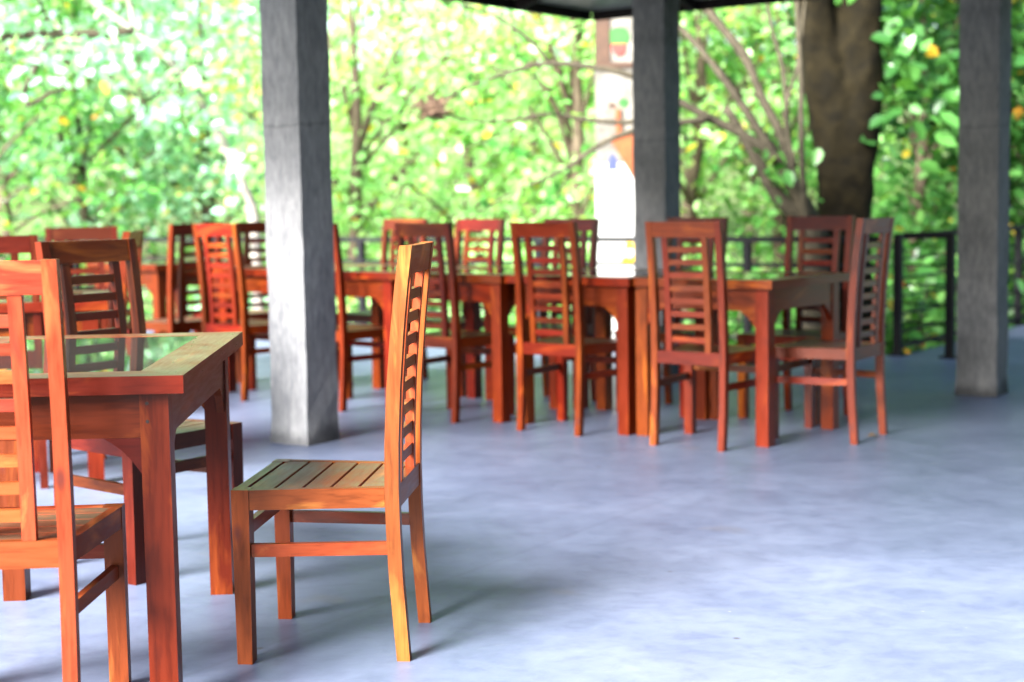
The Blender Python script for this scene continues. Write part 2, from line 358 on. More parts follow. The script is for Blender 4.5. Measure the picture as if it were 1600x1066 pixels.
# railings
def railing(p, q, zs, top, posts, label, base=True, post_h=.85):
    d = (q-p).normalized(); L_ = (q-p).length
    o = empty('metal_railing', p, math.atan2(d.y, d.x), label, 'railing', 'black metal railings along the slab edge')
    bm = bmesh.new(); box(bm, 0, L_, -.025, .025, top-.044, top); bm_obj('top_rail', bm, M_rail, o, .004)
    for z, h in zs:
        bm = bmesh.new(); box(bm, 0, L_, -h/2, h/2, z-h/2, z+h/2); bm_obj('bar', bm, M_rail, o)
    for x in posts:
        bm = bmesh.new(); box(bm, x-.028, x+.028, -.028, .028, 0, top-.0445)
        box(bm, x-.06, x+.06, -.06, .06, 0.001, .014)
        bm_obj('post', bm, M_rail, o, .002)
    return o
railing(P1 + DA*.06, P1 + DA*13, [(.65,.03),(.5,.016),(.36,.016),(.22,.016),(.09,.02)], .867, [1.12+1.9*i for i in range(7)], 'long black railing behind the row of tables, from the middle column to the left edge')
railing(P1, P1 + DB*8, [(.70,.014),(.56,.016),(.43,.014),(.30,.016),(.17,.014),(.06,.03)], .885, [.03, 2.99, 5.0, 7.0], 'black railing running away behind the right column along the walkway')
P2 = Vector((3.143, 11.018, 0))
railing(P1 - DA*.0 + (P2-P1).normalized()*.062, P2, [(.66,.016),(.52,.018),(.38,.016),(.25,.016),(.12,.016)], .895, [(P2-P1).length-.09], 'short black railing stub with thick top bar just left of the right column')

# painted white wall pillar beyond the railing
pw = empty('painted_wall', (.99, 13.6, -1.05), 0, 'white painted wall pillar with bright motifs and a brown board, beyond the railing', 'wall')
def wpart(name, polyxz, y0, y1, mat, bevel=0):
    bm = bmesh.new(); prism(bm, [(x-.99, z+1.05) for x, z in polyxz], 'y', y0, y1); return bm_obj(name, bm, mat, pw, bevel)
def disc(cx, cz, rx, rz, n=20, a0=0, a1=360): return [(cx+rx*math.cos(R(a0+(a1-a0)*i/n)), cz+rz*math.sin(R(a0+(a1-a0)*i/n))) for i in range(n + (0 if a1-a0 == 360 else 1))]
wpart('wall_body', [(.77,-1.05),(1.36,-1.05),(1.36,1.48),(.77,1.48)], 0, .35, M_white)
wpart('masonry', [(.775,1.482),(1.36,1.482),(1.36,2.30),(.775,2.30)], .003, .35, M_whiteshade)
wpart('wall_head', [(.885,2.35),(1.36,2.35),(1.36,3.6),(.885,3.6)], .004, .35, M_whiteshade)
wpart('ledge', [(.76,2.302),(1.37,2.302),(1.37,2.348),(.76,2.348)], -.02, .35, M_brown)
wpart('timber_post', [(.77,2.35),(.883,2.35),(.883,3.6),(.77,3.6)], -.012, .30, M_brown)
wpart('brown_board', [(.872,1.70),(.93,1.72),(.925,1.95),(.965,1.95),(.975,1.74),(1.14,1.80),(1.14,1.26),(1.06,1.37)], -.03, -.001, M_orange)
wpart('motif', disc(.966,2.565,.095,.085), -.006, .003, M_green)
wpart('motif', [(.90,2.50),(1.03,2.50),(1.02,2.44),(.99,2.40),(.945,2.40),(.91,2.44)], -.007, .0, M_red)
wpart('motif', [(.85,1.42),(.945,1.42),(.935,1.52),(.905,1.57),(.872,1.54)], -.004, -.0005, M_blue)
wpart('motif', disc(1.04,.735,.05,.06,10,0,180), -.004, -.0005, M_yellow)
wpart('motif', [(.955,.68),(.985,.655),(1.01,.68),(1.04,.655),(1.07,.68),(1.10,.655),(1.135,.68),(1.12,.62),(1.04,.59),(.97,.62)], -.004, -.0005, M_yellow)
wpart('motif', disc(.90,1.98,.035,.02), -.004, -.0005, M_brown)
wpart('motif', disc(1.0,2.0,.045,.04), -.004, -.0005, M_green)

# ------------------------------------------------------------------ chairs
CW, CWF, CD = .396, .4775, .423
def post_prof():
    pts = []
    for z, y0, d in ((0,-.019,.0335),(.10,-.0125,.0345),(.22,-.005,.0355),(.34,-.001,.0362),(.45,0,.0364),(.56,-.002,.036),(.70,-.009,.035),(.84,-.0205,.0335),(.96,-.0335,.0325),(1.06,-.047,.0315)):
        pts.append((-CD/2+y0, -CD/2+y0+d, z))
    return pts
def py(z):                                     # rear face and front face of a rear post at height z
    P = post_prof()
    for a, b_ in zip(P, P[1:]):
        if a[2] <= z <= b_[2]:
            t = (z-a[2])/(b_[2]-a[2]); return a[0]+(b_[0]-a[0])*t, a[1]+(b_[1]-a[1])*t
    return P[-1][:2]
def curved_strip(bm, x0, x1, z0, z1, inset0, inset1, n=6):
    """a board that follows the bend of the back, inset0/inset1 = distance behind front / ahead of rear face"""
    r = []
    for k in range(n+1):
        z = z0+(z1-z0)*k/n; a, b_ = py(z)
        r.append([bm.verts.new(p) for p in ((x0,a+inset1,z),(x1,a+inset1,z),(x1,b_-inset0,z),(x0,b_-inset0,z))])
    for k in range(n):
        for i in range(4):
            j = (i+1) % 4; bm.faces.new((r[k][i], r[k][j], r[k+1][j], r[k+1][i]))
    bm.faces.new(r[0][::-1]); bm.faces.new(r[-1])
def make_chair():
    root = empty('slat_back_chair', (0,0,0))
    W2, F2, D2 = CW/2, CWF/2, CD/2; lf = .046; pw_ = .032
    for s in (-1, 1):
        bm = bmesh.new(); xs = sorted((s*W2, s*(W2-pw_)))
        r = []
        for a, b_, z in post_prof(): r.append([bm.verts.new(p) for p in ((xs[0],a,z),(xs[1],a,z),(xs[1],b_,z),(xs[0],b_,z))])
        for k in range(len(r)-1):
            for i in range(4):
                j = (i+1) % 4; bm.faces.new((r[k][i], r[k][j], r[k+1][j], r[k+1][i]))
        bm.faces.new(r[0][::-1]); bm.faces.new(r[-1])
        bm_obj('rear_post', bm, WZ, root, .0022)
        bm = bmesh.new(); xs = sorted((s*F2, s*(F2-lf)))
        v = box(bm, xs[0], xs[1], D2-lf, D2, 0, .45)
        for i, q in enumerate(v[:4]):                                   # a little taper towards the foot
            q.co.x += (.005 if (q.co.x > 0) != (abs(q.co.x) > F2-lf/2) else 0)*(1 if q.co.x < 0 else 1)*0
            q.co.y += -.004 if q.co.y > D2-lf/2 else .003
        bm_obj('front_leg', bm, WZ, root, .0025)
        # side rail of the seat, from front leg to rear post (the chair widens to the front)
        bm = bmesh.new(); th = .024
        xo0, xo1 = s*(W2-.002), s*(F2-.002)
        poly = [(xo0,-D2+.037),(xo1,D2-lf-.0005),(xo1-s*th,D2-lf-.0005),(xo0-s*th,-D2+.037)]
        if s < 0: poly = poly[::-1]
        prism(bm, poly, 'z', .398, .4495); bm_obj('seat_rail', bm, WY, root, .0015)
        bm = bmesh.new(); x0_, x1_ = s*(W2-.016), s*(F2-.022)
        bar(bm, (x0_,-D2+.034,.2915), (x1_,D2-lf+.001,.2915), .018, .033); bm_obj('stretcher', bm, WY, root, .0015)
    bm = bmesh.new(); box(bm, -F2+lf+.0005, F2-lf-.0005, D2-.03, D2-.003, .398, .4495); bm_obj('seat_rail', bm, WX, root, .0015)
    bm = bmesh.new(); box(bm, -W2+pw_+.0005, W2-pw_-.0005, -D2+.003, -D2+.03, .392, .452); bm_obj('back_rail', bm, WX, root, .0015)
    bm = bmesh.new(); box(bm, -F2+lf-.001, F2-lf+.001, D2-.032, D2-.014, .322, .356); bm_obj('stretcher', bm, WX, root, .0015)
    # seat: boards across with open gaps
    bm = bmesh.new(); y0 = -D2+.037; y1 = D2-.0370; n = 5; gap = .0065
    wdt = (y1-y0-gap*(n-1))/n
    for k in range(n):
        a = y0+k*(wdt+gap); b_ = a+wdt
        hw = lambda y: W2-.002-.0245+(F2-W2)*(y+D2-.037)/(CD-lf-.037)
        hb = min(hw(b_), F2-.0265); ha = min(hw(a), F2-.0265)
        if b_ > D2-lf: hb = min(hb, F2-lf-.001) if False else hb
        poly = [(-ha,a),(ha,a),(hb,b_),(-hb,b_)]
        if b_ > D2-lf-.0005:
            ym = D2-lf-.001; hm = hw(ym)
            poly = [(-ha,a),(ha,a),(hm,ym),(F2-lf-.001,ym),(F2-lf-.001,b_),(-F2+lf+.001,b_),(-F2+lf+.001,ym),(-hm,ym)]
        b2 = bmesh.new(); prism(b2, poly, 'z', .431, .4485)
        bmesh.ops.bevel(b2, geom=b2.edges[:], offset=.0012, segments=1, affect='EDGES')
        me = bpy.data.meshes.new('t'); b2.to_mesh(me); b2.free(); bm.from_mesh(me); bpy.data.meshes.remove(me)
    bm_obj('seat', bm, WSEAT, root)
    bm = bmesh.new(); curved_strip(bm, -W2+pw_+.0004, W2-pw_-.0004, .986, 1.0585, .004, .002, 4); bm_obj('top_rail', bm, WX, root, .0018)
    xi = .0895; sw = .030
    for s in (-1, 1):
        xs = sorted((s*xi, s*(xi+sw))); bm = bmesh.new(); curved_strip(bm, xs[0], xs[1], .4525, .9855, .007, .005, 10); bm_obj('stile', bm, WZ, root, .0015)
    for k in range(8):
        z = .507+k*.0605; a, b_ = py(z); bm = bmesh.new(); c_ = (a+b_)/2
        box(bm, -xi+.0004, xi-.0004, c_-.009, c_+.008, z-.0135, z+.0135); bm_obj('slat', bm, WX, root, .0015)
    return root
proto = make_chair()
first = [True]
def chair(x, y, deg, label, group, tint=(1,1,1)):
    o = proto if first[0] else copy_tree(proto); first[0] = False
    o.location = (x, y, 0); o.rotation_euler = (0, 0, R(deg-90))
    tag(o, label, 'chair', group)
    for ch in o.children: ch.color = (*tint, 1)
    return o
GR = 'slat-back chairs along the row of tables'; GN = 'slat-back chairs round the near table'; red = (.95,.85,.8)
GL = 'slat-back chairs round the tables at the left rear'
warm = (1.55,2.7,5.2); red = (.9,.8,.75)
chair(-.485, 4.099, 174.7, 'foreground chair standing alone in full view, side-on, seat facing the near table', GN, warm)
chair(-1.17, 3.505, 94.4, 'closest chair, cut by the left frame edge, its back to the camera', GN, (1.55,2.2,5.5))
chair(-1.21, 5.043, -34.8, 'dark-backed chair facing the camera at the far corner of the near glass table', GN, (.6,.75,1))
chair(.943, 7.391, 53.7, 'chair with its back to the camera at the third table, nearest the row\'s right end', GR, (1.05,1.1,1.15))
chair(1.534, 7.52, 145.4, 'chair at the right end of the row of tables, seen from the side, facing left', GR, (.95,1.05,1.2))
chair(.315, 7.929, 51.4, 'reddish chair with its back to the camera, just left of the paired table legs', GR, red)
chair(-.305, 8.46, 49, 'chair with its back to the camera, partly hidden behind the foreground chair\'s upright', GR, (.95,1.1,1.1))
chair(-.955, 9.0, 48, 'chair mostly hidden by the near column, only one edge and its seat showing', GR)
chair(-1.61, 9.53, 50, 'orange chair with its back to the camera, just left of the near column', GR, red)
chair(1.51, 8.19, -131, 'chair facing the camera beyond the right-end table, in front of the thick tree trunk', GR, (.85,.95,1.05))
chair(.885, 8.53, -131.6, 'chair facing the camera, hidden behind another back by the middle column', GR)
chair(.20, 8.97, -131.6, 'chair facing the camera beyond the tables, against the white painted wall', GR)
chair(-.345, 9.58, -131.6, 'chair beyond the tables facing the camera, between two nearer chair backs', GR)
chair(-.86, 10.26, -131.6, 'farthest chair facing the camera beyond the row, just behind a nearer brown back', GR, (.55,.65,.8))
chair(-2.20, 6.6, 105, 'chair at the left frame edge, pale back to the camera, left of the dark back', GL, (.5,.75,1.5))  # shade put into the tint of this chair and the next
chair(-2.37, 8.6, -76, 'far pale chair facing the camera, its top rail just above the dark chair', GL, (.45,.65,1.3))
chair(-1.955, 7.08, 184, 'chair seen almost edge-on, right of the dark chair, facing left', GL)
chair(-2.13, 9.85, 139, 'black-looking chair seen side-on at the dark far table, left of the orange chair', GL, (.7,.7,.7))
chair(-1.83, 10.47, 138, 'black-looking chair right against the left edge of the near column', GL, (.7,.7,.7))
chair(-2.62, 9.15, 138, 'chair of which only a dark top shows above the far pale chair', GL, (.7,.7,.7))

# ------------------------------------------------------------------ tables
def make_table(SX, SY, H, fr=.115, pegs=False):
    root = empty('glass_top_table', (0,0,0))
    tt = .0416; oh = .0422; tl = .066; x, y = SX/2, SY/2
    top = None
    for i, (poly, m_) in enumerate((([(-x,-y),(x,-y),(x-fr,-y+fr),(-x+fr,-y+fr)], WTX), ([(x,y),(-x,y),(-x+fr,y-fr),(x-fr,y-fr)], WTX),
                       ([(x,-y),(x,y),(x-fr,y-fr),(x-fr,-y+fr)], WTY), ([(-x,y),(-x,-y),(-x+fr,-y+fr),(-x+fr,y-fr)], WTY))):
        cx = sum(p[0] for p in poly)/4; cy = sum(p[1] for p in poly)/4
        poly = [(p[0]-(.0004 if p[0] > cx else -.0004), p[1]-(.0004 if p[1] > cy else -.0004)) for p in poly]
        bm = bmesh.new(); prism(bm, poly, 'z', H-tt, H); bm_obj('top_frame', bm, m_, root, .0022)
    bm = bmesh.new(); box(bm, -x+fr-.004, x-fr+.004, -y+fr-.004, y-fr+.004, H-.022, H-.0165)
    bm.free(); bm = bmesh.new(); box(bm, -x+fr+.001, x-fr-.001, -y+fr+.001, y-fr-.001, H-.012, H-.0006); bm_obj('glass_pane', bm, M_glass, root)
    X, Y = x-oh, y-oh; ah = .105
    for sx_ in (-1, 1):
        for sy_ in (-1, 1):
            bm = bmesh.new(); xs = sorted((sx_*X, sx_*(X-tl))); ys = sorted((sy_*Y, sy_*(Y-tl)))
            v = box(bm, xs[0], xs[1], ys[0], ys[1], 0, H-tt-.0005)
            bm_obj('leg', bm, WZ, root, .003)
    bs = .085
    def arc(c, dx, n=7):           # concave corner piece between apron and leg
        p = [(0,0)]
        for i in range(n+1):
            t = i/n; a = math.pi/2*t
            p.append((bs*(1-math.sin(a)*.82-.18*t) , -bs*(1-math.cos(a)*.82-.18*(1-t))))
        return p
    for s in (-1, 1):
        bm = bmesh.new(); ys = sorted((s*(Y-.006), s*(Y-.030))); z0 = H-tt-.001-ah
        box(bm, -X+tl+.0005, X-tl-.0005, ys[0], ys[1], z0, H-tt-.001); bm_obj('apron', bm, WX, root, .0015)
        bm = bmesh.new(); xs = sorted((s*(X-.006), s*(X-.030)))
        box(bm, xs[0], xs[1], -Y+tl+.0005, Y-tl-.0005, z0, H-tt-.001); bm_obj('apron', bm, WY, root, .0015)
        for q in (-1, 1):
            tri = [(0,0),(bs,0),(bs*.80,-bs*.13),(bs*.52,-bs*.34),(bs*.30,-bs*.58),(bs*.12,-bs*.83),(0,-bs)]
            bm = bmesh.new(); prism(bm, [(q*(-X+tl+.0006+px_), z0-.0006+pz) for px_, pz in tri], 'y', ys[0]+.001, ys[1]-.001); bm_obj('bracket', bm, WX, root)
            bm = bmesh.new(); prism(bm, [(q*(-Y+tl+.0006+px_), z0-.0006+pz) for px_, pz in tri], 'x', xs[0]+.001, xs[1]-.001); bm_obj('bracket', bm, WY, root)
    if pegs:
        for q in (-1, 1):
            for dz in (.068, .098+.012):
                bm = bmesh.new(); prism(bm, [(q*(X-.049)+.0042*math.cos(a*math.pi/4), H-dz+.0042*math.sin(a*math.pi/4)) for a in range(8)], 'y', -Y-.0012, -Y+.004)
                bm_obj('peg', bm, M_peg, root)
    return root
M_peg = simple('dark_peg', (.012,.004,.002), .6)
tA = make_table(.764, 1.2046, .785, pegs=True)
tA.location = (-1.164, 4.087, 0); tA.rotation_euler = (0, 0, R(3.36))
for ch in tA.children: ch.color = (.78,.85,1.0,1)
tag(tA, 'near rectangular teak table with mirror-like glass inset at the left foreground', 'table')
tp = make_table(.818, .818, .783)
GT = 'square glass-topped teak tables'
def table(x, y, deg, label, tint=(1,1,1), o=None):
    o = o or copy_tree(tp); o.location = (x, y, 0); o.rotation_euler = (0, 0, R(deg)); tag(o, label, 'table', GT)
    for ch in o.children: ch.color = (*tint, 1)
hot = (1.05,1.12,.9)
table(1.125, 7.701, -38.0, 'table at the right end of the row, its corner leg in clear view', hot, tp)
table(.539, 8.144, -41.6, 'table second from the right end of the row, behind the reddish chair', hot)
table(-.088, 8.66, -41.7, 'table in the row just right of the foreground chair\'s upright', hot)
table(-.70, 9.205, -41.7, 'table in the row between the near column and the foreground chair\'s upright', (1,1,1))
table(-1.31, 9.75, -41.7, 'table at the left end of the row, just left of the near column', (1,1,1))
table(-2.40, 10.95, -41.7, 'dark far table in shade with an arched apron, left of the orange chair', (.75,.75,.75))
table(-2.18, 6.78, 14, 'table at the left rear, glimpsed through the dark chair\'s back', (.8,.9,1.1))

# a dead leaf on the floor
bm = bmesh.new()
for k, (dx, dz) in enumerate(((-.02,.004),(0,.018),(.022,.006))): pass
vv = [bm.verts.new(p) for p in ((-.028,-.008,.003),(.0,-.016,.012),(.03,.002,.004),(.004,.015,.02),(0,0,.008))]
for a, b_ in ((0,1),(1,2),(2,3),(3,0)): bm.faces.new((vv[a], vv[b_], vv[4]))
o = bm_obj('dead_leaf', bm, M_deadleaf); o.location = (1.734, 7.458, 0); tag(o, 'small curled dead leaf on the floor beside the right end chair', 'leaf')

# ------------------------------------------------------------------ vegetation
def leaves_mesh(name, pos, size, up_bias=.6, seed=0):
    """one small folded leaf of six vertices at each position"""
    r = np.random.default_rng(seed); n = len(pos)
    size = size*(.65+.7*r.random(n))
    nrm = r.normal(size=(n,3)); nrm[:,2] = np.abs(nrm[:,2])+up_bias; nrm[:,1] -= .55
    nrm /= np.linalg.norm(nrm, axis=1)[:,None]
    d = r.normal(size=(n,3)); d[:,2] -= .55
    d -= nrm*(d*nrm).sum(1)[:,None]; d /= np.linalg.norm(d, axis=1)[:,None]
    s = np.cross(nrm, d)
    tpl = [(0,0,0),(.30,.30,.07),(.68,.27,.06),(1.0,0,-.06),(.68,-.27,.06),(.30,-.30,.07)]
    V = np.empty((n,6,3))
    for k, (a, b_, c_) in enumerate(tpl): V[:,k] = pos + size[:,None]*(d*a + s*b_ + nrm*c_)
    me = bpy.data.meshes.new(name)
    me.vertices.add(n*6); me.vertices.foreach_set('co', V.reshape(-1))
    base = np.arange(n)[:,None]*6
    F = (base[:,:,None] + np.array([[0,3,2,1],[0,5,4,3]])[None]).reshape(-1)
    me.loops.add(len(F)); me.loops.foreach_set('vertex_index', F.astype(np.int32))
    me.polygons.add(n*2); me.polygons.foreach_set('loop_start', (np.arange(n*2)*4).astype(np.int32)); 
    me.update(calc_edges=True); me.validate()
    return me
def clumps(center, rad, n_clump, per, spread, seed, hollow=.35):
    r = np.random.default_rng(seed)
    u = r.normal(size=(n_clump,3)); u /= np.linalg.norm(u, axis=1)[:,None]
    rr = hollow+(1-hollow)*r.random(n_clump)**.6
    c = np.array(center)+u*rr[:,None]*np.array(rad)
    cnt = r.integers(int(per*.5), int(per*1.5)+1, n_clump)
    P = np.repeat(c, cnt, axis=0) + r.normal(size=(cnt.sum(),3))*spread*np.array([1.15,1.15,.75])
    return c, P
def tree(name, x, y, h, rad, kind, label, seed, leaf=.13, n_clump=34, per=70, spread=.34, barkm=None, trunk_r=.08, cz=None, group='trees of the wood behind the railings', lean=0):
    z0 = ground_z(x, y); rnd = random.Random(seed)
    o = empty(name, (x, y, z0), rnd.uniform(0, 6.28) if not lean else 0, label, 'tree', group)
    cz = cz if cz is not None else h*.62
    c, P = clumps((lean*.5, 0, cz), rad, n_clump, per, spread, seed)
    P = P[P[:,2] > .05]
    bm = bmesh.new()
    topz = cz+rad[2]*.5
    tube(bm, [(0,0,-.1),(rnd.uniform(-.1,.1)+lean*.1,rnd.uniform(-.1,.1),topz*.35),(rnd.uniform(-.2,.2)+lean*.3,rnd.uniform(-.2,.2),topz*.7),(lean*.5,0,topz)], [trunk_r*1.25,trunk_r,trunk_r*.7,trunk_r*.2], 7, .08, .35)
    bm_obj('trunk', bm, barkm or M_bark, o, smooth=True)
    bm = bmesh.new()
    for k in range(0, len(c), max(1, len(c)//12)):
        e = Vector(c[k]); f = max(.25, min(.8, (e.z/topz)*.65)); s_ = Vector((lean*.4*f, 0, topz*f)); m_ = (s_+e)/2+Vector((0,0,.12))
        tube(bm, [s_, m_, e], [trunk_r*.42, trunk_r*.28, trunk_r*.1], 5, .05, .4)
    bm_obj('limbs', bm, barkm or M_bark, o, smooth=True)
    link_mesh('crown', leaves_mesh('crown', P, leaf, .6, seed), LF[kind], o)
    return o
def at_u(u, d): return ((u-803)/2430*d, d)
spec = [  # u (picture column the tree was surveyed at), distance, height, radii, leaf kind, label
 (-60, 16.5, 5.2, (1.9,1.6,2.3), 'mid', 'green tree cut by the left frame edge above the pale chairs'),
 (140, 18.0, 5.6, (1.9,1.6,2.4), 'cool', 'bluish-green leafy tree left of the pale leaning trunk'),
 (330, 19.0, 5.6, (1.9,1.6,2.5), 'cool', 'pale green tree behind the leaning pale trunk, left of the near column'),
 (560, 17.5, 5.4, (1.8,1.5,2.4), 'bright', 'bright yellow-green tree right beside the near column'),
 (745, 19.0, 5.6, (1.9,1.6,2.5), 'bright', 'bright leafy tree behind the dark nest clump'),
 (900, 17.0, 5.2, (1.6,1.4,2.4), 'bright', 'bright tree just left of the white painted wall'),
 (1090, 17.5, 5.2, (1.6,1.4,2.4), 'bright', 'fresh green tree right of the middle column behind the fanned stems'),
 (1235, 18.5, 5.6, (1.7,1.5,2.5), 'mid', 'green tree directly behind the thick forked trunk'),
 (1440, 15.5, 5.0, (1.25,1.2,2.3), 'dark', 'darker broad-leaved tree between the thick trunk and the right column'),
 (1640, 15.5, 5.2, (1.4,1.3,2.4), 'dark', 'dark broad-leaved tree at the right frame edge beyond the right column'),
 (1840, 16.0, 5.2, (1.8,1.5,2.4), 'dark', 'dark tree beyond the right frame edge'),
 (-260, 17.0, 5.4, (1.9,1.6,2.4), 'mid', 'green tree beyond the left frame edge'),
]
for i, (u, d, h, rad, kind, lab) in enumerate(spec):
    x, y = at_u(u, d)
    big = u > 1300
    tree('leafy_tree', x, y, h, rad, kind, lab, 100+i, leaf=.135 if big else .112, n_clump=44 if big else 30, per=95 if big else 105, spread=.30 if big else .25)
back = [(20,24,'mid'),(240,25,'cool'),(450,24,'bright'),(640,25,'bright'),(830,24,'bright'),(1010,25,'bright'),(1180,24,'mid'),(1350,25,'mid'),(1530,23,'mid'),(1700,24,'dark'),(-200,25,'mid')]
names_b = ['left frame edge','gap left of the pale trunk','near column\'s left side','near column\'s right side','nest clump','white painted wall','fanned stems','thick forked trunk','right column','right frame edge','far left frame edge']
for i, (u, d, kind) in enumerate(back):
    x, y = at_u(u, d)
    tree('leafy_tree', x, y, 7.0, (2.6,2.0,3.2), kind, 'taller tree farther back, seen past the '+names_b[i], 200+i, leaf=.165, n_clump=34 if u > 1050 else 24, per=85, spread=.36, trunk_r=.10)

# far wood: one mass on the bank
r_ = np.random.default_rng(5)
n = 6500
ang = r_.uniform(-.62, .62, n); dist = r_.uniform(31, 44, n)
xx = np.sin(ang)*dist; yy = np.cos(ang)*dist
gz = np.array([ground_z(a, b_) for a, b_ in zip(xx, yy)])
zz = gz + r_.random(n)**.8*(4.2+1.8*np.sin(ang*23)+1.2*np.sin(ang*51+1))
me = leaves_mesh('far_wood', np.stack([xx,yy,zz],1), .42, .5, 9)
tag(link_mesh('far_wood', me, LF['bright']), 'mass of blurred bright green woodland far behind the trees', 'woodland', kind='stuff')
# ground cover under and around the railings
n = 14000
ang = r_.uniform(-.55, .62, n); dist = r_.uniform(11.5, 27, n)
xx = np.sin(ang)*dist; yy = np.cos(ang)*dist
n1 = np.array([-DA.y, DA.x]); n2 = np.array([-DB.y, DB.x])
side_a = (xx-P1.x)*DA.y*-1 + (yy-P1.y)*DA.x; side_b = (xx-P1.x)*-DB.y + (yy-P1.y)*DB.x
keep = (side_a < -.25) & (side_b > .25)
xx, yy = xx[keep], yy[keep]
gz = np.array([ground_z(a, b_) for a, b_ in zip(xx, yy)])
hgt = .35+.35*np.sin(xx*1.7)*np.cos(yy*1.3)
me = leaves_mesh('ground_cover', np.stack([xx,yy,gz+.05+np.abs(hgt)*r_.random(len(xx))*1.3],1), .15, .9, 11)
tag(link_mesh('ground_cover', me, LF['mid']), 'low leafy undergrowth covering the ground beyond the railings', 'undergrowth', kind='stuff')

# shrubs by the railing
def shrub(x, y, rad, kind, label, seed, leaf=.12, n_clump=14, per=60):
    z0 = ground_z(x, y); o = empty('leafy_shrub', (x, y, z0), 0, label, 'shrub', 'shrubs growing just beyond the railings')
    c, P = clumps((0,0,rad[2]*.9), rad, n_clump, per, .22, seed, .2); P = P[P[:,2] > .03]
    bm = bmesh.new()
    for k in range(0, len(c), 2):
        e = Vector(c[k]); tube(bm, [(0,0,-.05), (e*.5+Vector((0,0,.1))), e], [.02,.014,.006], 5, 0, .3)
    bm_obj('stem', bm, M_bark, o); link_mesh('foliage', leaves_mesh('foliage', P, leaf, .6, seed), LF[kind], o)
sh = [(250,17.0,(.9,.7,.75),'mid','shrub behind the far railing left of the black-looking chair'),(580,15.2,(.9,.7,.7),'bright','bright shrub low behind the railing right of the near column'),
      (720,14.8,(.8,.6,.7),'bright','bright shrub low behind the railing beside the foreground chair\'s back'),(860,14.2,(.7,.5,.65),'mid','shrub low behind the railing just left of the white wall'),
      (1130,13.4,(.7,.5,.75),'mid','shrub behind the railing right of the middle column'),(1200,14.2,(.6,.5,.7),'mid','shrub beneath the fanned bare stems'),
      (1420,13.4,(.55,.45,.8),'mid','leafy shrub seen through the bars left of the right column'),(1500,14.6,(.6,.5,1.1),'dark','tall shrub half hidden by the right column'),
      (1340,14.0,(.6,.5,.7),'dark','dark shrub at the right foot of the thick forked trunk'),(60,17.5,(1.0,.8,.9),'mid','shrub low at the left behind the pale chairs'),(400,16.6,(.9,.7,.75),'cool','shrub hidden at the left edge of the near column')]
for i, (u, d, rad, kind, lab) in enumerate(sh):
    x, y = at_u(u, d); shrub(x, y, rad, kind, lab, 300+i)

# thick forked trunk
def abs_tree(name, origin, label, cat='tree', group=None):
    return empty(name, origin, 0, label, cat, group)
bt = abs_tree('forked_tree', (2.78, 13.0, -1.0), 'thick dark shaded trunk forking near the top, between middle and right columns')
bm = bmesh.new()
def T(pts, rad, o_, seg=10, wob=.03, step=.15): tube(bm, [Vector(p)-Vector(o_) for p in pts], rad, seg, wob, step)
ob = (2.78, 13.0, -1.0)
T([(2.80,13,-1.1),(2.79,13,-.3),(2.785,13,.5),(2.78,13,1.05),(2.735,13,1.6),(2.65,13,2.1),(2.565,13.02,2.55),(2.51,13.05,3.2),(2.3,13.1,4.4)], [.38,.30,.235,.215,.215,.20,.16,.15,.09], ob, 18, .05)
T([(2.79,13,.3),(2.80,13,.9),(2.845,13,1.5),(2.885,13,2.05),(2.915,13,2.55),(2.98,13,3.2),(3.25,13.1,4.6)], [.16,.19,.215,.215,.175,.15,.09], ob, 18, .05)
T([(2.50,13.05,3.0),(2.0,13.2,3.9),(1.3,13.5,4.8)], [.10,.08,.04], ob, 10, .05); T([(3.0,13.0,3.2),(3.6,12.9,4.1),(4.3,12.8,4.9)], [.10,.08,.04], ob, 10, .05)
tk = bm_obj('trunk', bm, M_barkbig, bt, smooth=True)
md = tk.modifiers.new('join', 'REMESH'); md.mode = 'VOXEL'; md.voxel_size = .028; md.use_smooth_shade = True
md = tk.modifiers.new('soften', 'SMOOTH'); md.iterations = 6; md.factor = .6
tx = bpy.data.textures.new('bark_lumps', 'CLOUDS'); tx.noise_scale = .22; tx.noise_depth = 3
md = tk.modifiers.new('lumps', 'DISPLACE'); md.texture = tx; md.strength = .055; md.mid_level = .5; md.texture_coords = 'LOCAL'
c, P = clumps((0,.3,5.6), (2.2,1.6,1.3), 34, 60, .35, 77)
link_mesh('crown', leaves_mesh('crown', P, .15, .6, 77), LF['mid'], bt)
# hanging broad leaves beside the trunk (its own low twigs)
P = np.concatenate([np.random.default_rng(5).normal(size=(60,3))*np.array([.10,.12,.28])+np.array([.46,-.05,3.35]), np.random.default_rng(6).normal(size=(70,3))*np.array([.22,.12,.22])+np.array([.62,-.05,2.9])])
link_mesh('low_leaves', leaves_mesh('low_leaves', P, .17, .2, 78), LF['dark'], bt)

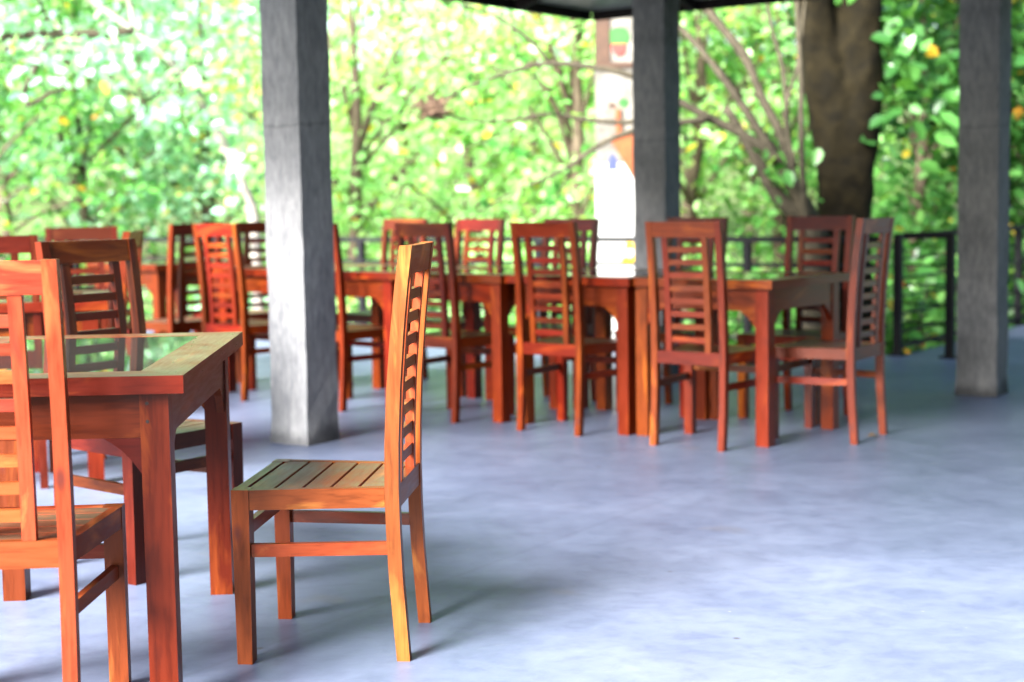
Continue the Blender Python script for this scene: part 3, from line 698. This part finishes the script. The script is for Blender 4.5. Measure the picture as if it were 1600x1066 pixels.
# multi-stemmed tree with fanned bare branches
ob = (2.42, 12.65, -1.0)
fs = abs_tree('fanned_tree', ob, 'multi-stemmed tree with bare branches fanning left across the white wall')
bm = bmesh.new(); T([(2.46,12.65,-1.1),(2.47,12.65,0),(2.44,12.63,.98)], [.17,.14,.125], ob, 10, .05); bm_obj('trunk', bm, M_bareb, fs, smooth=True)
stems = [
 ([(2.44,12.63,.93),(2.16,12.6,1.18),(2.03,12.6,1.41),(1.88,12.6,1.67),(1.75,12.6,1.89)], [.085,.078,.062,.05,.045]),
 ([(2.44,12.6,.9),(2.40,12.6,1.05),(2.27,12.6,1.28),(2.11,12.6,1.54),(1.88,12.6,1.9),(1.62,12.6,2.26),(1.39,12.7,2.54),(1.14,12.8,2.77),(.8,12.9,3.1)], [.09,.082,.066,.05,.042,.036,.032,.026,.015]),
 ([(2.40,12.6,1.0),(2.21,12.6,1.38),(1.93,12.6,1.64),(1.62,12.6,1.8),(1.39,12.6,1.93),(1.01,12.6,2.14),(.7,12.6,2.22),(.34,12.6,2.26),(.04,12.6,2.2),(-.27,12.6,2.1),(-.53,12.6,1.99),(-.79,12.6,1.94)], [.075,.062,.05,.046,.042,.034,.03,.026,.022,.018,.014,.008]),
 ([(1.39,12.6,1.93),(1.06,12.6,1.79),(.7,12.6,1.8),(.34,12.6,1.86),(.03,12.6,1.82),(-.28,12.6,1.81),(-.48,12.6,1.86),(-.7,12.62,1.93)], [.034,.03,.024,.02,.018,.014,.012,.01]),
 ([(1.61,12.55,1.8),(1.0,12.5,1.71),(.69,12.5,1.58),(.43,12.5,1.41),(.02,12.5,1.23),(-.29,12.5,1.06)], [.036,.03,.026,.02,.014,.008]),
 ([(.34,12.6,2.26),(.22,12.6,2.41),(.04,12.6,2.56),(-.16,12.6,2.67),(-.47,12.6,2.77),(-.9,12.6,2.92)], [.024,.022,.02,.017,.013,.008]),
 ([(2.43,12.7,.95),(2.40,12.9,1.1),(2.25,12.9,1.65),(2.08,12.9,1.99),(1.95,12.9,2.31),(1.67,12.9,2.67),(1.4,12.9,3.1)], [.07,.06,.05,.046,.05,.05,.03]),
 ([(2.30,12.9,1.6),(2.26,12.9,2.2),(2.16,12.9,2.56),(2.1,12.9,3.0)], [.03,.026,.022,.015]),
 ([(2.38,12.5,.95),(2.32,12.4,1.45),(2.31,12.4,2.11),(2.28,12.4,2.7),(2.25,12.4,3.6)], [.035,.03,.028,.026,.02]),
 ([(2.33,12.7,1.4),(2.24,12.7,1.82),(2.34,12.7,2.23),(2.42,12.7,2.9)], [.024,.02,.018,.012]),
 ([(.2,12.6,1.84),(-.1,12.55,1.68),(-.35,12.55,1.60)], [.014,.01,.005]),
 ([(.5,12.55,1.46),(.42,12.5,1.25),(.30,12.5,1.1)], [.014,.01,.005]),
 ([(.04,12.6,2.2),(-.2,12.6,2.25),(-.55,12.6,2.32),(-.9,12.6,2.30)], [.014,.012,.008,.004]),
]
for p_, r0 in stems:
    bm = bmesh.new(); T(p_, [q*.82 for q in r0], ob, 7, .10, .10); bm_obj('branch', bm, M_bareb, fs, smooth=True)
rl = np.random.default_rng(17)
tips = np.array([(-.79,12.6,1.94),(-.3,12.6,2.08),(.25,12.55,2.0),(-.29,12.5,1.06),(.35,12.5,1.3),(.1,12.5,1.55),(2.1,12.6,1.45),(2.2,12.6,1.25),(-.5,12.6,2.75),(.05,12.6,2.5)])
P = np.concatenate([t+rl.normal(size=(14,3))*np.array([.16,.1,.13]) for t in tips])-np.array(ob)
link_mesh('leaves', leaves_mesh('leaves', P, .12, .4, 18), LF['mid'], fs)
# nest-like clump on the branch tips
bm = bmesh.new()
rn = random.Random(4)
for k in range(150):
    c0 = Vector((rn.gauss(0,.055), rn.gauss(0,.05), rn.gauss(0,.035))); d = Vector((rn.gauss(0,1), rn.gauss(0,1), rn.gauss(0,.45))).normalized()*rn.uniform(.05,.12)
    bar(bm, c0-d, c0+d, .008, .008)
o = bm_obj('bird_nest', bm, M_nest); o.location = (-.61, 12.6, 1.915); tag(o, 'dark brown twiggy nest clump caught on thin branches left of the white wall', 'nest')

# pale leaning tree at the left
ob = (-2.45, 15.0, -1.0)
pt = abs_tree('pale_tree', ob, 'pale slender leaning trunk with bare crooked branches, left of the near column')
bm = bmesh.new(); T([(-2.40,15,-1.1),(-2.44,15,.2),(-2.46,15,.99),(-2.50,15,1.24),(-2.60,15,1.48),(-2.75,15,1.82),(-2.96,15,2.22),(-3.16,15,2.51),(-3.57,15,2.86),(-3.9,15,3.1),(-4.2,15,3.4)], [.07,.06,.055,.05,.046,.042,.036,.034,.034,.03,.02], ob, 8, .10); bm_obj('trunk', bm, M_barkpale, pt, smooth=True)
for p_, r0, mm in [
 ([(-3.50,15,2.85),(-3.91,15,2.82),(-4.27,15,2.83),(-4.58,15,2.82),(-5.2,15,2.76)], [.044,.048,.046,.042,.035], M_bareb),
 ([(-3.57,15,2.88),(-3.56,15,3.04),(-3.7,15,3.4)], [.03,.026,.016], M_barkpale),
 ([(-3.25,15.05,2.62),(-3.42,15.1,2.70),(-3.7,15.1,2.67),(-4.0,15.1,2.64)], [.024,.022,.018,.01], M_barkpale),
 ([(-4.30,15,2.83),(-4.45,15,2.6),(-4.54,15,2.42),(-4.61,15,2.3),(-4.58,15,2.15),(-4.42,15,2.24),(-4.27,15,2.29),(-4.1,15,2.30)], [.034,.03,.03,.03,.028,.026,.02,.012], M_bareb),
 ([(-4.45,15,2.69),(-4.16,15,2.69),(-3.92,15,2.65)], [.024,.018,.01], M_barkpale),
 ([(-4.3,15,2.85),(-4.38,15,3.0),(-4.5,15,3.3)], [.022,.018,.012], M_bareb)]:
    bm = bmesh.new(); T(p_, r0, ob, 7, .06, .12); bm_obj('branch', bm, mm, pt, smooth=True)
c, P = clumps((-1.6,0,4.6), (1.6,1.0,.9), 18, 60, .3, 55); rl = np.random.default_rng(61)
for cpt, nn in (((-2.80,14.8,2.0),50),((-3.0,14.8,2.35),60),((-3.3,14.8,2.75),60),((-2.62,14.8,1.55),40),((-3.8,14.8,2.6),60),((-4.3,14.8,2.5),60),((-3.4,14.8,2.2),50),((-4.6,14.8,3.0),50)):
    P = np.concatenate([P, np.array(cpt)-np.array(ob)+rl.normal(size=(nn,3))*np.array([.2,.15,.16])])
link_mesh('crown', leaves_mesh('crown', P, .12, .6, 55), LF['cool'], pt)

# ------------------------------------------------------------------ light
sun_dir = Vector((-.67, -.74, 0)).normalized()       # towards the sun
el = R(29)
sd = Vector((sun_dir.x*math.cos(el), sun_dir.y*math.cos(el), math.sin(el)))
sl = bpy.data.lights.new('sun', 'SUN'); so = bpy.data.objects.new('sun', sl); col.objects.link(so)
sl.energy = 4.1; sl.angle = R(32); sl.color = (1.0, .98, .96)
so.rotation_euler = sd.to_track_quat('Z', 'Y').to_euler()
w = bpy.data.worlds.new('World'); sc.world = w; w.use_nodes = True; nt = w.node_tree
bg = nt.nodes['Background']; sky = nt.nodes.new('ShaderNodeTexSky'); sky.sky_type = 'NISHITA'; sky.sun_disc = False
sky.sun_elevation = el; sky.sun_rotation = math.atan2(sun_dir.x, sun_dir.y); sky.air_density = 1.0; sky.dust_density = 2.0; sky.ozone_density = 1.0
nt.links.new(sky.outputs[0], bg.inputs[0]); bg.inputs[1].default_value = .052

sc.view_settings.view_transform = 'Standard'; sc.view_settings.look = 'None'; sc.view_settings.exposure = 3.5; sc.view_settings.gamma = 1
sc.cycles.use_denoising = True
sc.cycles.max_bounces = 8; sc.cycles.transparent_max_bounces = 8
sc.cycles.sample_clamp_indirect = 8
